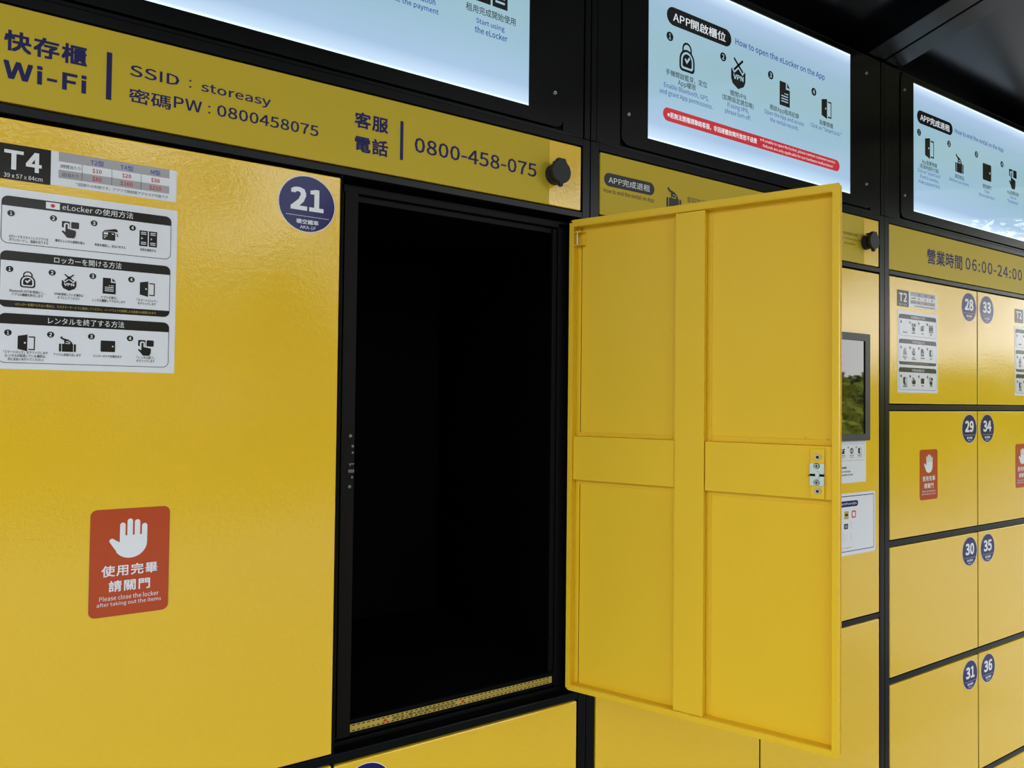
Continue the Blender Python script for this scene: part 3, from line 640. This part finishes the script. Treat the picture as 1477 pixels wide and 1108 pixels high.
def tail(fc, o, cols):
    nx = (.9835, 1.1339, 1.2835, 1.4342)
    for j, (kind, ix, iz, s, zh, en) in enumerate(cols):
        D = Decal(SY); numdot(D, str(j+1), nx[j]+o, .7096, .0091, K, 's_knock', 2); mk('step_number', D, fc); D = Decal(SY)
        icon(D, kind, ix+o, iz, s, K, 's_knock', 2, .92); mk('step_icon', D, fc); D = Decal(SY)
        z = .6385 if kind != 'vpn' else .6420
        z = iz-s*.5-.017
        for l in zh: D.text(l, ix+o, z, .0128, K, 2, bold=.004); z -= .0135
        z += .0005
        for l in en: D.text(l, ix+o, z, .0122, B_, 2, bold=.004, xs=.95); z -= .0140
        mk('step_caption', D, fc)
def draw2(fc):
    D = Decal(SY)
    D.rect(.9752, 1.1585, .7338, .7698, K, 0, .0178); D.fit('APP開啟櫃位', .9920, 1.1412, .7418, .7612, Wt, 1, .008)
    D.fit('How to open the eLocker on the App', 1.1705, 1.4748, .7425, .7605, B_, 0, .012)
    mk('title_print', D, fc)
    tail(fc, 0, (('lock', 1.0303, .6810, .0600, ('手機開啟藍芽、定位', 'App權限'), ('Enable Bluetooth, GPS,', 'and grant App permissions.')),
                ('vpn', 1.1800, .6850, .0630, ('關閉VPN', '(如無設定請忽略)'), ('If using VPN,', 'please turn off.')),
                ('doc', 1.3310, .6790, .0530, ('開啟App租用紀錄',), ('Open the App and access', 'the rental records.')),
                ('opendoor', 1.4810, .6810, .0470, ('點擊開櫃',), ('Click on "Smart lock."',))))
    D = Decal(SY); D.rect(.9667, 1.5323, .5428, .5692, R_, 0, .0130)
    D.fit('※若無法開櫃請聯絡客服，非因硬體故障所致恕不退費', .9782, 1.2390, .5500, .5618, Wt, 1, .012)
    D.fit('※ If unable to open the locker, please contact customer service.', 1.2500, 1.5160, .5575, .5658, Wt, 1); D.fit('Refunds are only applicable for our hardware malfunctions!', 1.2590, 1.5060, .5462, .5545, Wt, 1)
    mk('notice_print', D, fc, label='red notice bar with white lettering')
def draw3(fc):
    D = Decal(SY)
    o = .8898
    D.rect(1.8673, 2.0467, .7345, .7690, K, 0, .0172); D.fit('APP完成退租', 1.8830, 2.0310, .7420, .7610, Wt, 1, .008)
    D.fit('How to end the rental on the App', 2.0587, 2.3369, .7430, .7600, B_, 0, .012)
    o = 1.8745-.9835
    mk('title_print', D, fc)
    tail(fc, o+.002, (('opendoor', 1.0340, .6770, .0560, ('App點擊開櫃', '(若逾時請先付款)'), ('Click on "Smart lock."', 'If rent is overdue,', 'make payment first.')),
                ('case', 1.1890, .6640, .0480, ('拿取物品',), ('Retrieve your items.',)),
                ('shut', 1.3440, .6690, .0600, ('關閉櫃門',), ('Close', 'the eLocker door.')),
                ('tap', 1.5020, .6760, .0580, ('App點擊退租',), ('Click on', '"End Rental."'))))
sign(0, .0085, .6569, 'left backlit sign ending in Start using the eLocker, above the Wi-Fi banner', draw1)
sign(1, .9262, 1.5745, 'middle backlit sign on how to open the locker, with a red notice bar', draw2)
sign(2, 1.8470, 2.5000, 'right backlit sign on how to end the rental, dappled with tree reflections', draw3)

# ---------------------------------------------------------------- greenery across the pavement (seen in the reflections)
def leaf_mat(n, c0, c1):
    m = mat(n, c0, .55, spec=.3); nt = m.node_tree
    oi = nt.nodes.new('ShaderNodeTexNoise'); oi.inputs['Scale'].default_value = 1.3
    gp = nt.nodes.new('ShaderNodeNewGeometry'); nt.links.new(gp.outputs['Position'], oi.inputs['Vector'])
    mx = nt.nodes.new('ShaderNodeMix'); mx.data_type = 'RGBA'; mx.inputs['A'].default_value = (*c0, 1); mx.inputs['B'].default_value = (*c1, 1)
    nt.links.new(oi.outputs['Fac'], mx.inputs['Factor']); nt.links.new(mx.outputs['Result'], nt.nodes['Principled BSDF'].inputs['Base Color'])
    return m
M['leaf'] = leaf_mat('green_leaves', (.05, .10, .02), (.12, .19, .03)); M['leaf2'] = leaf_mat('yellow_green_leaves', (.36, .40, .02), (.55, .50, .03))
M['bark'] = bumps(mat('grey_brown_bark', (.12, .09, .06), .85), [(30, .01, 3)])
def leaves(n, clumps, size, key, seed):
    rnd = random.Random(seed); mb_ = MB(); i = mb_.mi(key)
    for _ in range(n):
        cx, cy, cz, r = rnd.choice(clumps)
        while True:
            p = Vector((rnd.uniform(-1, 1), rnd.uniform(-1, 1), rnd.uniform(-1, 1)))
            if .25 < p.length < 1: break
        c = Vector((cx, cy, cz)) + p*r
        u = Vector((rnd.gauss(0, 1), rnd.gauss(0, 1), rnd.gauss(0, 1))).normalized(); v = u.orthogonal().normalized()
        s = size*rnd.uniform(.6, 1.3); b = len(mb_.v)
        mb_.v += [tuple(c-u*s), tuple(c+v*s*.45), tuple(c+u*s), tuple(c-v*s*.45)]; mb_.f.append((b, b+1, b+2, b+3)); mb_.m.append(i)
    return mb_
def trunk(h, r, branches):
    mb_ = MB(); i = mb_.mi('bark')
    def seg(p, q, r0, r1, n=8):
        d = (q-p).normalized(); s = d.orthogonal().normalized(); t_ = d.cross(s); b = len(mb_.v)
        for c, rad in ((p, r0), (q, r1)): mb_.v.extend(tuple(c+(s*math.cos(6.2832*j/n)+t_*math.sin(6.2832*j/n))*rad) for j in range(n))
        for j in range(n): mb_.f.append((b+j, b+(j+1) % n, b+n+(j+1) % n, b+n+j)); mb_.m.append(i)
    seg(Vector((0, 0, 0)), Vector((0, 0, h)), r, r*.7)
    for x, y, z in branches: seg(Vector((0, 0, h*.9)), Vector((x, y, z)), r*.6, r*.15, 6)
    return mb_
cl = [(0, 0, 4.5, 1.2), (1.2, .3, 4.0, .9), (-1.2, -.2, 4.1, .95), (.3, 1.2, 3.9, .9), (-.2, -1.2, 4.0, .9), (.5, .2, 5.2, .9), (-.8, .4, 4.9, .8)]
tf = leaves(5200, cl, .075, 'leaf', 3); tt = trunk(2.6, .085, [c[:3] for c in cl])
first = None
trees = [(16, -.6, 1.0, 'tree standing just past the right end of the canopy'), (13.2, -9.4, 1.15, 'tree behind the yellow-green bush'), (24, -4.0, 1.3, 'tree standing close to the line of the lockers'), (10.4, -4.1, 1.0, 'high-crowned tree whose leaves sparkle in the rightmost sign')]
for x, y, s, lb in trees:
    root = thing('tree', (x, y, 0), lb, 'tree', 'trees across the pavement'); root.scale = (s, s, s); root.rotation_euler = (0, 0, x*1.7)
    if first is None:
        c1 = mk('foliage', tf, root, local=True, origin=(0, 0, 0), kind='stuff'); c2 = mk('trunk', tt, root, local=True, origin=(0, 0, 0), smooth=True); first = (c1, c2)
    else:
        for c in first: n_ = c.copy(); C.objects.link(n_); n_.parent = root
bcl = [(0, 0, .9, .85), (1.1, .2, .8, .75), (-1.1, 0, .8, .8), (.4, .4, 1.3, .6), (-.4, -.3, 1.2, .6)]
bf = leaves(3800, bcl, .085, 'leaf2', 5); bs = trunk(.4, .05, [c[:3] for c in bcl]); firstb = None
for x, y, s, lb in ((10.0, -5.3, 1.1, 'yellow-green sunlit bush mirrored in the touch display'), (15.0, -6.4, 1.3, 'yellow-green bush mirrored in door 28')):
    root = thing('bush', (x, y, 0), lb, 'bush', 'yellow-green bushes across the pavement'); root.scale = (s, s, s)
    if firstb is None:
        firstb = (mk('foliage', bf, root, local=True, origin=(0, 0, 0), kind='stuff'), mk('stems', bs, root, local=True, origin=(0, 0, 0)))
    else:
        for c in firstb: n_ = c.copy(); C.objects.link(n_); n_.parent = root
rh = random.Random(4)
hc = [(x*.9-20, rh.uniform(-.3, .3), z+rh.uniform(-.2, .2), .85) for x in range(27) for z in (.6, 1.5, 2.35)] + [(x*.9-20, 0, 3.1+rh.uniform(-.4, 1.3), .5) for x in range(27)] + [(-20, .9*y, z, .85) for y in range(1, 12) for z in (.6, 1.6, 2.6, 3.5)]
fh = [(-8+16*k/17, rh.uniform(-.4, .4), z+rh.uniform(-.3, .3), 1.1) for k in range(18) for z in (.9, 1.7)]
f2 = thing('hedge', (27, -13, 0), 'distant dark green row of trees closing the pavement', 'hedge'); f2.rotation_euler = (0, 0, math.radians(58))
mk('foliage', leaves(16000, fh, .2, 'leaf', 12), f2, local=True, origin=(0, 0, 0), kind='stuff')
hg = thing('hedge', (0, -8.6, 0), 'unseen tall dark green hedge added across the pavement to screen off the sky', 'hedge')  # added out of view; height and ragged top shaped to limit sky light
mk('foliage', leaves(42000, hc, .13, 'leaf', 9), hg, local=True, origin=(0, 0, 0), kind='stuff')
for o in TXT: bpy.data.objects.remove(o)
